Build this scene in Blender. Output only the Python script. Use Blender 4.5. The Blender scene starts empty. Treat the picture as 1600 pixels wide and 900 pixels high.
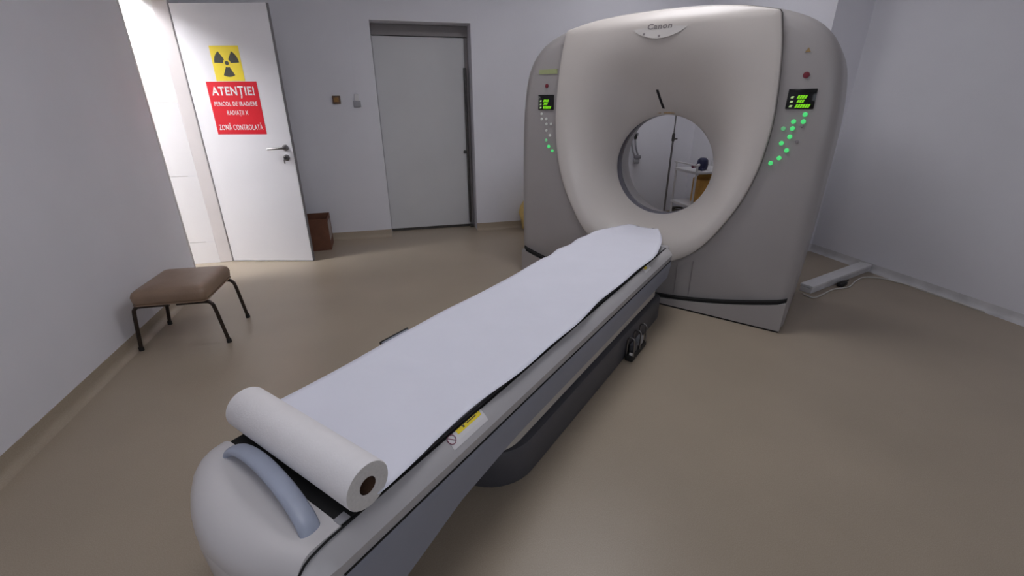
import bpy, bmesh, math, random
from mathutils import Vector, Matrix
random.seed(7)
scene = bpy.context.scene
col = scene.collection
R_ = math.radians

# ------------------------------------------------------------------ camera
CAM_H = 1.362
YAW, PITCH, ROLL = 0.2489, 0.3944, -0.0044
FPX = 701.5
cam_data = bpy.data.cameras.new('camera')
cam_data.sensor_width = 36.0
cam_data.lens = FPX / 1600.0 * 36.0
cam_data.clip_start = 0.02
cam = bpy.data.objects.new('camera', cam_data)
col.objects.link(cam)
fw = Vector((math.sin(YAW) * math.cos(PITCH), math.cos(YAW) * math.cos(PITCH), -math.sin(PITCH)))
rt = Vector((math.cos(YAW), -math.sin(YAW), 0))
up = rt.cross(fw)
r2 = rt * math.cos(ROLL) + up * math.sin(ROLL)
u2 = up * math.cos(ROLL) - rt * math.sin(ROLL)
cm = Matrix((r2, u2, -fw)).transposed().to_4x4()
cm.translation = Vector((0, 0, CAM_H))
cam.matrix_world = cm
scene.camera = cam

# ------------------------------------------------------------------ world and exposure
world = bpy.data.worlds.new('sky')
scene.world = world
world.use_nodes = True
world.node_tree.nodes['Background'].inputs[0].default_value = (0.86, 0.90, 1.0, 1)
world.node_tree.nodes['Background'].inputs[1].default_value = 1.5
scene.view_settings.view_transform = 'Standard'
scene.view_settings.look = 'None'
scene.view_settings.gamma = 1.0
scene.view_settings.use_curve_mapping = False
scene.view_settings.exposure = -0.10
LAMP_ROOM = 9.3       # radiance of the ceiling luminaires in the scanner room
WX0, WX1, WZ0, WZ1, YF = -0.9, 2.7, 0.95, 2.45, -1.9   # unseen window added behind the camera for frontal fill
pd = bpy.data.lights.new('fill_window_portal', 'AREA')
pd.shape = 'RECTANGLE'; pd.size = WX1 - WX0; pd.size_y = WZ1 - WZ0
pd.cycles.is_portal = True
po = bpy.data.objects.new('fill_window_portal', pd)
po.location = ((WX0 + WX1) / 2, YF - 0.13, (WZ0 + WZ1) / 2)
po.rotation_euler = (R_(90), 0, 0)
col.objects.link(po)
FILL_NEAR = 4.8        # radiance of the fill light added above the near table end
FILL_REAR = 6.0        # radiance of the fill light added behind the scanner
DAYLIGHT_NEXT = 42.0      # radiance of the panel standing in for daylight next door


# ------------------------------------------------------------------ materials
def srgb(r, g, b):
    f = lambda c: c / 12.92 if c <= 0.04045 else ((c + 0.055) / 1.055) ** 2.4
    return (f(r / 255), f(g / 255), f(b / 255), 1)


def mat(name, c, rough=0.5, metal=0.0, var=0.0, vscale=30.0, bump=0.0, bscale=200.0,
        emit=None, estr=1.0, spec=0.5, coat=0.0, detail=4.0):
    m = bpy.data.materials.new(name)
    m.use_nodes = True
    nt = m.node_tree
    b = nt.nodes['Principled BSDF']
    b.inputs['Base Color'].default_value = c
    b.inputs['Roughness'].default_value = rough
    b.inputs['Metallic'].default_value = metal
    b.inputs['Specular IOR Level'].default_value = spec
    b.inputs['Coat Weight'].default_value = coat
    tc = nt.nodes.new('ShaderNodeTexCoord')
    if var > 0:
        n = nt.nodes.new('ShaderNodeTexNoise')
        n.inputs['Scale'].default_value = vscale
        n.inputs['Detail'].default_value = detail
        nt.links.new(tc.outputs['Object'], n.inputs['Vector'])
        r = nt.nodes.new('ShaderNodeValToRGB')
        r.color_ramp.elements[0].position = 0.3
        r.color_ramp.elements[1].position = 0.7
        lo = [max(0, x * (1 - var)) for x in c[:3]] + [1]
        hi = [min(1, x * (1 + var)) for x in c[:3]] + [1]
        r.color_ramp.elements[0].color = lo
        r.color_ramp.elements[1].color = hi
        nt.links.new(n.outputs['Fac'], r.inputs['Fac'])
        nt.links.new(r.outputs['Color'], b.inputs['Base Color'])
    if bump > 0:
        n2 = nt.nodes.new('ShaderNodeTexNoise')
        n2.inputs['Scale'].default_value = bscale
        n2.inputs['Detail'].default_value = 3
        nt.links.new(tc.outputs['Object'], n2.inputs['Vector'])
        bp = nt.nodes.new('ShaderNodeBump')
        bp.inputs['Strength'].default_value = bump
        bp.inputs['Distance'].default_value = 0.01
        nt.links.new(n2.outputs['Fac'], bp.inputs['Height'])
        nt.links.new(bp.outputs['Normal'], b.inputs['Normal'])
    if emit:
        b.inputs['Emission Color'].default_value = emit
        b.inputs['Emission Strength'].default_value = estr
    return m


M = {}
M['wall'] = mat('wall_paint', (0.76, 0.755, 0.80, 1), 0.75, var=0.03, vscale=1.6, bump=0.05, bscale=90)
M['white_wall'] = mat('next_room_paint', (0.8, 0.79, 0.78, 1), 0.7, var=0.02, vscale=2)
M['ceiling'] = mat('ceiling_paint', (0.74, 0.74, 0.76, 1), 0.8, var=0.02, vscale=2)
M['tile'] = mat('glazed_tile', (0.82, 0.81, 0.83, 1), 0.25, var=0.02, vscale=3)
M['grout'] = mat('grout', (0.6, 0.58, 0.57, 1), 0.9, var=0.05, vscale=20)
M['base_white'] = mat('skirting_grey', (0.60, 0.59, 0.60, 1), 0.5, var=0.12, vscale=9)
M['door'] = mat('door_lacquer', (0.80, 0.79, 0.82, 1), 0.35, var=0.02, vscale=2)
M['door_edge'] = mat('door_edge_band', (0.22, 0.21, 0.22, 1), 0.5, var=0.1, vscale=20)
M['frame'] = mat('door_frame_paint', (0.74, 0.70, 0.70, 1), 0.4, var=0.03, vscale=4)
M['slide'] = mat('sliding_door_lacquer', (0.62, 0.62, 0.63, 1), 0.5, var=0.03, vscale=2)
M['slide_head'] = mat('sliding_door_header', (0.27, 0.25, 0.25, 1), 0.6, var=0.05, vscale=5)
M['dark_metal'] = mat('dark_metal', (0.10, 0.095, 0.09, 1), 0.35, 0.8, var=0.15, vscale=25)
M['steel'] = mat('brushed_steel', (0.26, 0.25, 0.25, 1), 0.3, 1.0, var=0.08, vscale=40)
M['yellow'] = mat('yellow_sticker', srgb(250, 225, 60), 0.4, var=0.03, vscale=10)
M['red'] = mat('red_sticker', srgb(220, 18, 40), 0.4, var=0.03, vscale=10)
M['print_white'] = mat('white_print', (0.86, 0.84, 0.84, 1), 0.5, var=0.02, vscale=50)
M['print_dark'] = mat('dark_print', (0.055, 0.055, 0.04, 1), 0.5, var=0.1, vscale=50)
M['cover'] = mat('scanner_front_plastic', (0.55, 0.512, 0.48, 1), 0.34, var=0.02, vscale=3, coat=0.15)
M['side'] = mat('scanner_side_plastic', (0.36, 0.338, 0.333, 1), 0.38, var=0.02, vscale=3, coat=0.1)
M['slit'] = mat('black_gap', (0.004, 0.004, 0.004, 1), 0.8, var=0.1, vscale=10)
M['bore_ring'] = mat('bore_window_ring', (0.09, 0.085, 0.11, 1), 0.25, var=0.05, vscale=10)
M['screen'] = mat('screen_glass', (0.003, 0.003, 0.003, 1), 0.12, var=0.02, vscale=10)
M['green_text'] = mat('green_led_text', (0.1, 0.4, 0.0, 1), 0.5, emit=(0.20, 0.62, 0.01, 1), estr=0.75)
M['pale_text'] = mat('pale_led_text', (0.3, 0.4, 0.2, 1), 0.5, emit=(0.42, 0.62, 0.25, 1), estr=0.6)
M['green_btn'] = mat('green_lit_button', (0.1, 0.6, 0.2, 1), 0.4, emit=(0.06, 0.68, 0.17, 1), estr=0.7)
M['green_btn_dim'] = mat('dim_green_lit_button', (0.2, 0.5, 0.25, 1), 0.4, emit=(0.05, 0.26, 0.1, 1), estr=0.7)
M['pale_btn'] = mat('pale_button', (0.72, 0.74, 0.70, 1), 0.4, var=0.03, vscale=60)
M['grey_btn'] = mat('grey_button', (0.28, 0.25, 0.26, 1), 0.5, var=0.05, vscale=60)
M['red_btn'] = mat('dark_red_button', (0.16, 0.012, 0.025, 1), 0.35, var=0.1, vscale=60)
M['green_label'] = mat('pale_green_label', (0.36, 0.40, 0.20, 1), 0.5, var=0.06, vscale=60)
M['amber_label'] = mat('amber_label', (0.36, 0.24, 0.10, 1), 0.5, var=0.25, vscale=60)
M['logo_plate'] = mat('logo_plate', (0.53, 0.505, 0.485, 1), 0.35, var=0.03, vscale=9, coat=0.3)
M['logo_text'] = mat('logo_grey', (0.19, 0.17, 0.17, 1), 0.5, var=0.05, vscale=60)
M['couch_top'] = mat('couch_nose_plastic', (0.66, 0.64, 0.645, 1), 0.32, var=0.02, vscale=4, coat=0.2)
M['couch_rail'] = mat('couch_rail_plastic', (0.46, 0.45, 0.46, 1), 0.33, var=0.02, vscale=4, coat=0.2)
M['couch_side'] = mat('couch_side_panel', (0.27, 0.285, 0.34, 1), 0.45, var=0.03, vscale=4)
M['couch_skirt'] = mat('couch_skirt', (0.50, 0.475, 0.43, 1), 0.5, var=0.03, vscale=6)
M['couch_base'] = mat('couch_base_grey', (0.075, 0.075, 0.086, 1), 0.45, var=0.05, vscale=6)
M['cradle'] = mat('cradle_board', (0.25, 0.25, 0.28, 1), 0.35, var=0.05, vscale=8)
M['handle_blue'] = mat('blue_grey_grip', (0.36, 0.40, 0.50, 1), 0.38, var=0.05, vscale=12)
M['paper'] = mat('exam_paper', (0.78, 0.79, 0.88, 1), 0.85, var=0.015, vscale=5, bump=0.25, bscale=9)
M['roll'] = mat('rolled_paper', (0.84, 0.82, 0.83, 1), 0.85, var=0.012, vscale=30, bump=0.08, bscale=150)
M['roll_end'] = mat('rolled_paper_end', (0.66, 0.64, 0.62, 1), 0.9, var=0.06, vscale=120)
M['core'] = mat('cardboard_core', (0.11, 0.058, 0.032, 1), 0.9, var=0.15, vscale=40)
M['vinyl'] = mat('brown_vinyl', (0.265, 0.178, 0.122, 1), 0.42, var=0.10, vscale=9, bump=0.12, bscale=160)
M['tube'] = mat('bronze_tube', (0.055, 0.042, 0.035, 1), 0.35, 0.7, var=0.25, vscale=30)
M['rubber'] = mat('black_rubber', (0.015, 0.014, 0.013, 1), 0.7, var=0.2, vscale=40)
M['carton_dark'] = mat('dark_cardboard', (0.15, 0.060, 0.033, 1), 0.8, var=0.15, vscale=12)
M['carton'] = mat('cardboard', (0.66, 0.36, 0.085, 1), 0.8, var=0.12, vscale=12)
M['paper_label'] = mat('box_label', (0.36, 0.30, 0.27, 1), 0.6, var=0.25, vscale=18)
M['white_plastic'] = mat('white_plastic', (0.72, 0.71, 0.72, 1), 0.4, var=0.03, vscale=12)
M['grey_plastic'] = mat('grey_plastic', (0.33, 0.33, 0.35, 1), 0.45, var=0.05, vscale=15)
M['brown_plastic'] = mat('brown_plastic', (0.13, 0.075, 0.045, 1), 0.5, var=0.3, vscale=60)
M['amber_plastic'] = mat('amber_plastic', (0.30, 0.16, 0.04, 1), 0.5, var=0.3, vscale=60)
M['blue_plastic'] = mat('navy_plastic', (0.02, 0.022, 0.075, 1), 0.4, var=0.1, vscale=30)
M['maroon'] = mat('maroon_plastic', (0.24, 0.05, 0.10, 1), 0.5, var=0.1, vscale=30)
M['yellow_bag'] = mat('yellow_film', (0.62, 0.45, 0.16, 1), 0.5, var=0.15, vscale=14, bump=0.4, bscale=25)
M['cable_white'] = mat('white_cable', (0.62, 0.60, 0.56, 1), 0.5, var=0.05, vscale=30)
M['cable_dark'] = mat('dark_cable', (0.045, 0.035, 0.022, 1), 0.6, var=0.2, vscale=30)
M['lamp_glow'] = mat('lamp_diffuser', (0.8, 0.8, 0.8, 1), 0.5, emit=(0.965, 0.955, 1.0, 1), estr=LAMP_ROOM)
M['fill_glow_near'] = mat('near_fill_diffuser', (0.8, 0.8, 0.8, 1), 0.5, emit=(0.965, 0.955, 1.0, 1), estr=FILL_NEAR)
M['fill_glow_rear'] = mat('rear_fill_diffuser', (0.8, 0.8, 0.8, 1), 0.5, emit=(0.965, 0.955, 1.0, 1), estr=FILL_REAR)
M['daylight_glow_next'] = mat('next_daylight_panel', (0.8, 0.8, 0.8, 1), 0.5, emit=(0.97, 0.97, 1.0, 1), estr=DAYLIGHT_NEXT)


def floor_material():
    m = mat('vinyl_floor', (0.31, 0.25, 0.195, 1), 0.36, spec=0.4)
    nt = m.node_tree
    b = nt.nodes['Principled BSDF']
    tc = nt.nodes.new('ShaderNodeTexCoord')
    n = nt.nodes.new('ShaderNodeTexNoise'); n.inputs['Scale'].default_value = 320; n.inputs['Detail'].default_value = 2
    n2 = nt.nodes.new('ShaderNodeTexNoise'); n2.inputs['Scale'].default_value = 1.4; n2.inputs['Detail'].default_value = 5
    r = nt.nodes.new('ShaderNodeValToRGB')
    r.color_ramp.elements[0].position = 0.38; r.color_ramp.elements[0].color = (0.352, 0.290, 0.218, 1)
    r.color_ramp.elements[1].position = 0.66; r.color_ramp.elements[1].color = (0.405, 0.340, 0.262, 1)
    r2_ = nt.nodes.new('ShaderNodeValToRGB')
    r2_.color_ramp.elements[0].position = 0.3; r2_.color_ramp.elements[0].color = (0.92, 0.92, 0.92, 1)
    r2_.color_ramp.elements[1].position = 0.7; r2_.color_ramp.elements[1].color = (1.05, 1.05, 1.05, 1)
    mx = nt.nodes.new('ShaderNodeMix'); mx.data_type = 'RGBA'; mx.blend_type = 'MULTIPLY'
    mx.inputs[0].default_value = 1.0
    nt.links.new(tc.outputs['Object'], n.inputs['Vector'])
    nt.links.new(tc.outputs['Object'], n2.inputs['Vector'])
    nt.links.new(n.outputs['Fac'], r.inputs['Fac'])
    nt.links.new(n2.outputs['Fac'], r2_.inputs['Fac'])
    nt.links.new(r.outputs['Color'], mx.inputs[6])
    nt.links.new(r2_.outputs['Color'], mx.inputs[7])
    nt.links.new(mx.outputs[2], b.inputs['Base Color'])
    return m


M['floor'] = floor_material()


# ------------------------------------------------------------------ helpers
def link(name, me, m, parent=None, smooth=None):
    o = bpy.data.objects.new(name, me)
    col.objects.link(o)
    if m is not None:
        me.materials.append(M[m] if isinstance(m, str) else m)
    if parent is not None:
        o.parent = parent
    if smooth is not None:
        for p in me.polygons:
            p.use_smooth = True
        me.set_sharp_from_angle(angle=R_(smooth))
    return o


def obj(name, bm, m, parent=None, smooth=None):
    bmesh.ops.recalc_face_normals(bm, faces=bm.faces[:])
    me = bpy.data.meshes.new(name)
    bm.to_mesh(me)
    bm.free()
    return link(name, me, m, parent, smooth)


def pyobj(name, verts, faces, m, parent=None, smooth=None, recalc=True):
    bm = bmesh.new()
    vs = [bm.verts.new(v) for v in verts]
    for f in faces:
        try:
            bm.faces.new([vs[i] for i in f])
        except ValueError:
            pass
    me = bpy.data.meshes.new(name)
    if recalc:
        bmesh.ops.recalc_face_normals(bm, faces=bm.faces[:])
    bm.to_mesh(me)
    bm.free()
    return link(name, me, m, parent, smooth)


def add_box(bm, x0, x1, y0, y1, z0, z1, bevel=0.0, seg=2, mx=None):
    r = bmesh.ops.create_cube(bm, size=1.0)
    vs = r['verts']
    for v in vs:
        v.co = Vector(((x0 + x1) / 2 + v.co.x * (x1 - x0), (y0 + y1) / 2 + v.co.y * (y1 - y0), (z0 + z1) / 2 + v.co.z * (z1 - z0)))
    if bevel > 0:
        es = list({e for v in vs for e in v.link_edges})
        rb = bmesh.ops.bevel(bm, geom=es, offset=bevel, segments=seg, affect='EDGES', profile=0.5)
        vs = list({v for f in rb['faces'] for v in f.verts} | {v for v in vs if v.is_valid})
    if mx is not None:
        bmesh.ops.transform(bm, matrix=mx, verts=vs)
    return vs


def box(name, x0, x1, y0, y1, z0, z1, m, parent=None, bevel=0.0, seg=2):
    bm = bmesh.new()
    add_box(bm, x0, x1, y0, y1, z0, z1, bevel, seg)
    return obj(name, bm, m, parent, 40 if bevel > 0 else None)


def catmull(pts, n=8, closed=False):
    pts = [Vector(p) for p in pts]
    out = []
    L = len(pts)
    rng = L if closed else L - 1
    for i in range(rng):
        if closed:
            a, b, c, d = pts[i - 1], pts[i], pts[(i + 1) % L], pts[(i + 2) % L]
        else:
            b, c = pts[i], pts[i + 1]
            a = pts[i - 1] if i > 0 else b * 2 - c
            d = pts[i + 2] if i + 2 < L else c * 2 - b
        for k in range(n):
            t = k / n
            out.append(0.5 * ((2 * b) + (c - a) * t + (2 * a - 5 * b + 4 * c - d) * t * t + (3 * b - a - 3 * c + d) * t ** 3))
    if not closed:
        out.append(pts[-1])
    return out


def add_tube(bm, path, r, seg=10, closed=False, caps=True, flat=None):
    path = [Vector(p) for p in path]
    n = len(path)
    rings = []
    nrm = None
    for i, p in enumerate(path):
        a = path[i - 1] if (i > 0 or closed) else path[i]
        b = path[(i + 1) % n] if (i < n - 1 or closed) else path[i]
        t = (b - a).normalized()
        if nrm is None:
            h = Vector((0, 0, 1)) if abs(t.z) < 0.9 else Vector((1, 0, 0))
            nrm = (h - t * h.dot(t)).normalized()
        else:
            nrm = (nrm - t * nrm.dot(t)).normalized()
        bi = t.cross(nrm)
        ri = r[i] if isinstance(r, (list, tuple)) else r
        ring = []
        for k in range(seg):
            an = 2 * math.pi * k / seg
            ring.append(bm.verts.new(p + nrm * math.cos(an) * ri * (flat or 1.0) + bi * math.sin(an) * ri))
        rings.append(ring)
    m = n if closed else n - 1
    for i in range(m):
        A, B = rings[i], rings[(i + 1) % n]
        for k in range(seg):
            bm.faces.new((A[k], A[(k + 1) % seg], B[(k + 1) % seg], B[k]))
    if caps and not closed:
        bm.faces.new(rings[0][::-1])
        bm.faces.new(rings[-1])


def tube(name, path, r, m, parent=None, seg=10, closed=False, flat=None):
    bm = bmesh.new()
    add_tube(bm, path, r, seg, closed, flat=flat)
    return obj(name, bm, m, parent, 50)


def add_lathe(bm, prof, seg=24, mx=None, caps=True):
    rings = []
    for (r, z) in prof:
        ring = []
        for k in range(seg):
            an = 2 * math.pi * k / seg
            co = Vector((r * math.cos(an), r * math.sin(an), z))
            ring.append(bm.verts.new(mx @ co if mx is not None else co))
        rings.append(ring)
    for A, B in zip(rings, rings[1:]):
        for k in range(seg):
            bm.faces.new((A[k], A[(k + 1) % seg], B[(k + 1) % seg], B[k]))
    if caps:
        bm.faces.new(rings[0][::-1])
        bm.faces.new(rings[-1])


def lathe(name, prof, m, parent=None, seg=24, mx=None, caps=True):
    bm = bmesh.new()
    add_lathe(bm, prof, seg, mx, caps)
    return obj(name, bm, m, parent, 40)


def prism(name, pts, y0, y1, m, parent=None, smooth=None):
    """polygon in the x/z plane, thickness along y"""
    n = len(pts)
    V = [(x, y0, z) for x, z in pts] + [(x, y1, z) for x, z in pts]
    F = [list(range(n)), list(range(2 * n - 1, n - 1, -1))] + [(i, (i + 1) % n, n + (i + 1) % n, n + i) for i in range(n)]
    return pyobj(name, V, F, m, parent, smooth)


def grid_loft(rings, closed=True):
    """list of equal-length rings -> verts, faces"""
    V, F = [], []
    n = len(rings[0])
    for r in rings:
        V += [tuple(p) for p in r]
    for i in range(len(rings) - 1):
        for k in range(n if closed else n - 1):
            a, b = i * n + k, i * n + (k + 1) % n
            F.append((a, b, b + n, a + n))
    return V, F


def empty(name, loc, rz=0.0):
    o = bpy.data.objects.new(name, None)
    o.empty_display_size = 0.1
    col.objects.link(o)
    o.location = loc
    o.rotation_euler = (0, 0, rz)
    return o


def tag(o, label, cat, group=None):
    o['label'] = label
    o['category'] = cat
    if group:
        o['group'] = group
    return o


def struct(o, label=None):
    o['kind'] = 'structure'
    if label:
        o['label'] = label
    return o


def text_mesh(name, s, size, m, parent, mx, width=None, bold=0.0, shear=0.0, thick=0.0006):
    cu = bpy.data.curves.new(name, 'FONT')
    cu.body = s
    cu.size = size
    cu.align_x = 'CENTER'
    cu.align_y = 'CENTER'
    cu.offset = bold
    cu.space_character = 1.1
    cu.shear = shear
    cu.extrude = thick
    cu.resolution_u = 3
    tmp = bpy.data.objects.new('tmp_text', cu)
    col.objects.link(tmp)
    dg = bpy.context.evaluated_depsgraph_get()
    dg.update()
    me = bpy.data.meshes.new_from_object(tmp.evaluated_get(dg))
    bpy.data.objects.remove(tmp)
    if width:
        xs = [v.co.x for v in me.vertices]
        w = max(xs) - min(xs)
        c = (max(xs) + min(xs)) / 2
        for v in me.vertices:
            v.co.x = (v.co.x - c) * width / w
    me.transform(mx)
    me.materials.clear()
    me.name = name
    return link(name, me, m, parent)


# x right, z up on a face that looks towards -y
FACE = Matrix.Rotation(R_(90), 4, 'X')

# ------------------------------------------------------------------ the room
XL, XR, YB, HC = -1.615, 3.88, 4.942, 2.85
XC, YC = 3.51, 3.36            # projecting corner of the right wall behind the scanner
D0, D1, DH = 3.88, 4.47, 2.075   # doorway in the left wall
S0, S1, SH = -0.094, 0.851, 2.06  # sliding door recess in the back wall
XN = -4.4                       # far side of the room next door

bm = bmesh.new()
add_box(bm, XL, XR + 0.12, YF - 0.12, YB + 0.32, -0.05, 0.0)
floor = struct(obj('floor', bm, 'floor'), 'speckled beige vinyl floor')
bm = bmesh.new()
add_box(bm, XL - 0.12, XR + 0.12, YF - 0.12, YB + 0.32, HC, HC + 0.08)
struct(obj('ceiling', bm, 'ceiling'))

bm = bmesh.new()
add_box(bm, XL - 0.1, XL, YF - 0.12, D0, 0, HC)
add_box(bm, XL - 0.1, XL, D0, D1, DH, HC)
add_box(bm, XL - 0.1, XL, D1, YB + 0.3, 0, HC)
struct(obj('wall_left', bm, 'wall'), 'lavender grey painted wall beside the stool')
bm = bmesh.new()
add_box(bm, XL, S0, YB, YB + 0.3, 0, HC)
add_box(bm, S0, S1, YB, YB + 0.3, SH, HC)
add_box(bm, S1, XR + 0.12, YB, YB + 0.3, 0, HC)
add_box(bm, S0, S1, YB + 0.26, YB + 0.3, 0, SH)
struct(obj('wall_back', bm, 'wall'), 'lavender grey painted wall with the sliding door')
bm = bmesh.new()
add_box(bm, XR, XR + 0.12, YF - 0.12, YC, 0, HC)
add_box(bm, XC, XR + 0.12, YC, YB, 0, HC)
struct(obj('wall_right', bm, 'wall'), 'plain lavender grey wall beside the scanner')
bm = bmesh.new()
add_box(bm, XL, XR, YF - 0.12, YF, 0, WZ0)
add_box(bm, XL, XR, YF - 0.12, YF, WZ1, HC)
add_box(bm, XL, WX0, YF - 0.12, YF, WZ0, WZ1)
add_box(bm, WX1, XR, YF - 0.12, YF, WZ0, WZ1)
struct(obj('wall_front', bm, 'wall'))
win = struct(empty('fill_window_1', ((WX0 + WX1) / 2, YF - 0.06, WZ0)))  # added opening, out of view, lets soft sky light in from behind
ww_, wh_ = (WX1 - WX0) / 2, WZ1 - WZ0
for (a, b, c, d) in ((-ww_, ww_, 0, 0.06), (-ww_, ww_, wh_ - 0.06, wh_), (-ww_, -ww_ + 0.06, 0.0602, wh_ - 0.0602), (ww_ - 0.06, ww_, 0.0602, wh_ - 0.0602), (-0.04, 0.04, 0.0602, wh_ - 0.0602)):
    box('fill_window_frame', a, b, -0.03, 0.03, c, d, 'white_plastic', win)
box('fill_window_sill', -ww_ - 0.03, ww_ + 0.03, 0.061, 0.16, -0.03, 0.0, 'white_plastic', win)


def cove(name, path, m, h=0.08, t=0.012):
    """skirting strip along a floor path; the wall is on the left of the path"""
    n = len(path)
    V, F = [], []
    for i, p in enumerate(path):
        p = Vector((p[0], p[1], 0))
        d = []
        if i > 0:
            a = (p - Vector((path[i - 1][0], path[i - 1][1], 0))).normalized(); d.append(Vector((a.y, -a.x, 0)))
        if i < n - 1:
            a = (Vector((path[i + 1][0], path[i + 1][1], 0)) - p).normalized(); d.append(Vector((a.y, -a.x, 0)))
        off = d[0] if len(d) == 1 else (d[0] + d[1]) / (1 + d[0].dot(d[1]))
        for (k, z) in ((0, 0.0), (t * 3.4, 0.0), (t * 1.8, 0.006), (t * 0.8, 0.018), (t * 0.35, 0.036), (t * 0.25, h), (0, h)):
            V.append(p + off * k + Vector((0, 0, z)))
    for i in range(n - 1):
        for k in range(6):
            F.append((i * 7 + k, i * 7 + k + 1, i * 7 + 7 + k + 1, i * 7 + 7 + k))
    F.append(tuple(range(7))); F.append(tuple(range((n - 1) * 7, n * 7)))
    return struct(pyobj(name, V, F, m, None, 30))


cove('baseboard_left', [(XL, YF), (XL, D0)], 'floor')
cove('baseboard_back_1', [(XL, YB), (S0, YB)], 'floor')
cove('baseboard_back_2', [(S1, YB), (XC, YB)], 'floor')
cove('baseboard_right', [(XC, YB), (XC, YC), (XR, YC), (XR, YF)], 'base_white', h=0.065, t=0.01)

# --- room next door (bright, tiled)
bm = bmesh.new(); add_box(bm, XN, XL, 1.4, D1 + 0.12, -0.05, 0.0)
struct(obj('floor_next_room', bm, 'floor'))
bm = bmesh.new(); add_box(bm, XN - 0.1, XL - 0.1, 1.3, D1 + 0.12, HC, HC + 0.08)
struct(obj('ceiling_next_room', bm, 'ceiling'))
bm = bmesh.new(); add_box(bm, XN - 0.1, XN, 1.3, D1 + 0.12, 0, HC)
struct(obj('wall_next_room_far', bm, 'white_wall'))
bm = bmesh.new(); add_box(bm, XN, XL - 0.1, 1.3, 1.4, 0, HC)
struct(obj('wall_next_room_side', bm, 'white_wall'))
bm = bmesh.new()
add_box(bm, XN, XL - 0.025, D1 - 0.002, D1 + 0.12, 1.362, HC)
add_box(bm, XN, XL - 0.025, D1 + 0.008, D1 + 0.12, 0, 1.362)
wt = struct(obj('wall_next_room_tiled', bm, 'grout'), 'white wall with large glazed tiles below in the next room')
wt.data.materials.append(M['white_wall'])
for p in wt.data.polygons:
    if p.center.z > 1.5:
        p.material_index = 1
tile_me = None
TW = 0.292
for ix in range(9):
    for (z0, z1) in ((0.0, 0.198), (0.202, 0.780), (0.784, 1.360)):
        x1 = XL - 0.027 - ix * TW
        bmq = bmesh.new()
        add_box(bmq, x1 - TW + 0.004, x1, D1 - 0.002, D1 + 0.008, z0, z1)
        obj('tile', bmq, 'tile', wt)

# --- luminaires; all but the first are unseen additions for their light
def luminaire(x, y, z, lx, ly, glow, label):
    t = empty('lamp_or_fill_panel', (x, y, z))
    bmx = bmesh.new()
    add_box(bmx, -lx / 2 - 0.03, lx / 2 + 0.03, -ly / 2 - 0.03, ly / 2 + 0.03, -0.05, 0.0, 0.006, 1)
    obj('housing', bmx, 'white_plastic', t)
    bmx = bmesh.new()
    add_box(bmx, -lx / 2, lx / 2, -ly / 2, ly / 2, -0.06, -0.0505)
    obj('diffuser', bmx, glow, t)
    return tag(t, label, 'lamp')


luminaire(1.25, 2.55, HC, 1.2, 0.6, 'lamp_glow', 'long ceiling light just in front of the CT scanner')
luminaire(-0.3, 0.95, HC, 1.2, 0.6, 'fill_glow_near', 'added fill light on the ceiling above the near table end')  # added out of view to brighten the nose, roll and near floor
luminaire(2.5, 3.95, HC, 0.6, 0.6, 'fill_glow_rear', 'added fill light on the ceiling behind the CT scanner')  # added out of view to lift the back wall against the return
luminaire(-2.75, 3.7, HC, 1.2, 0.6, 'daylight_glow_next', 'ceiling panel standing in for daylight beyond the doorway')  # added in place of an unseen window's daylight

# --- doorway: frame and open leaf
bm = bmesh.new()
add_box(bm, XL - 0.026, XL + 0.078, D1 - 0.006, D1 + 0.055, 0, DH + 0.05, 0.004, 1)
add_box(bm, XL - 0.026, XL + 0.078, D0 + 0.02, D1 - 0.0062, DH - 0.004, DH + 0.05, 0.004, 1)
fr = struct(obj('trim_1', bm, 'frame'), 'white door frame post at the hinges of the open door')
bm = bmesh.new()
add_box(bm, XL - 0.1, XL + 0.004, D0 - 0.004, D0 + 0.016, 0.0, DH, 0.002, 1)
struct(obj('trim_2', bm, 'frame'), 'white lining of the doorway on the stool side')

HX, HY = -1.531, 4.462
LEAF_ANG = math.atan2(4.273 - 4.467, -0.811 + 1.533)
leaf = empty('door_1', (HX, HY, 0), LEAF_ANG)
struct(leaf, 'open white door with two radiation warning signs')
LW = 0.742
bm = bmesh.new(); add_box(bm, 0.004, LW, 0.0, 0.038, 0.008, 2.055, 0.002, 1)
obj('door_leaf', bm, 'door', leaf)
bm = bmesh.new(); add_box(bm, LW + 0.0002, LW + 0.004, 0.002, 0.037, 0.008, 2.055)
obj('edge_band', bm, 'door_edge', leaf)
bm = bmesh.new(); add_box(bm, 0.004, LW, 0.004, 0.034, 0.002, 0.0078)
obj('bottom_seal', bm, 'door_edge', leaf)
# lever handle, rosette, key rosette and key
rot_y = Matrix.Rotation(R_(90), 4, 'X')
lathe('handle_rosette', [(0.026, 0.0), (0.026, 0.006), (0.02, 0.009), (0.010, 0.010), (0.010, 0.045)], 'steel', leaf, 20,
      Matrix.Translation((0.686, -0.0003, 1.008)) @ rot_y)
tube('lever_handle', catmull([(0.686, -0.045, 1.008), (0.66, -0.05, 1.007), (0.60, -0.05, 1.003), (0.555, -0.047, 1.0)], 4), 0.0095, 'steel', leaf)
lathe('key_rosette', [(0.026, 0.0), (0.026, 0.006), (0.02, 0.009), (0.009, 0.010), (0.009, 0.016)], 'steel', leaf, 20,
      Matrix.Translation((0.681, -0.0003, 0.928)) @ rot_y)
bm = bmesh.new()
add_box(bm, 0.679, 0.683, -0.05, -0.0168, 0.915, 0.940, 0.001, 1)
add_box(bm, 0.675, 0.687, -0.052, -0.049, 0.885, 0.918, 0.001, 1)
obj('key', bm, 'steel', leaf)
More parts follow.
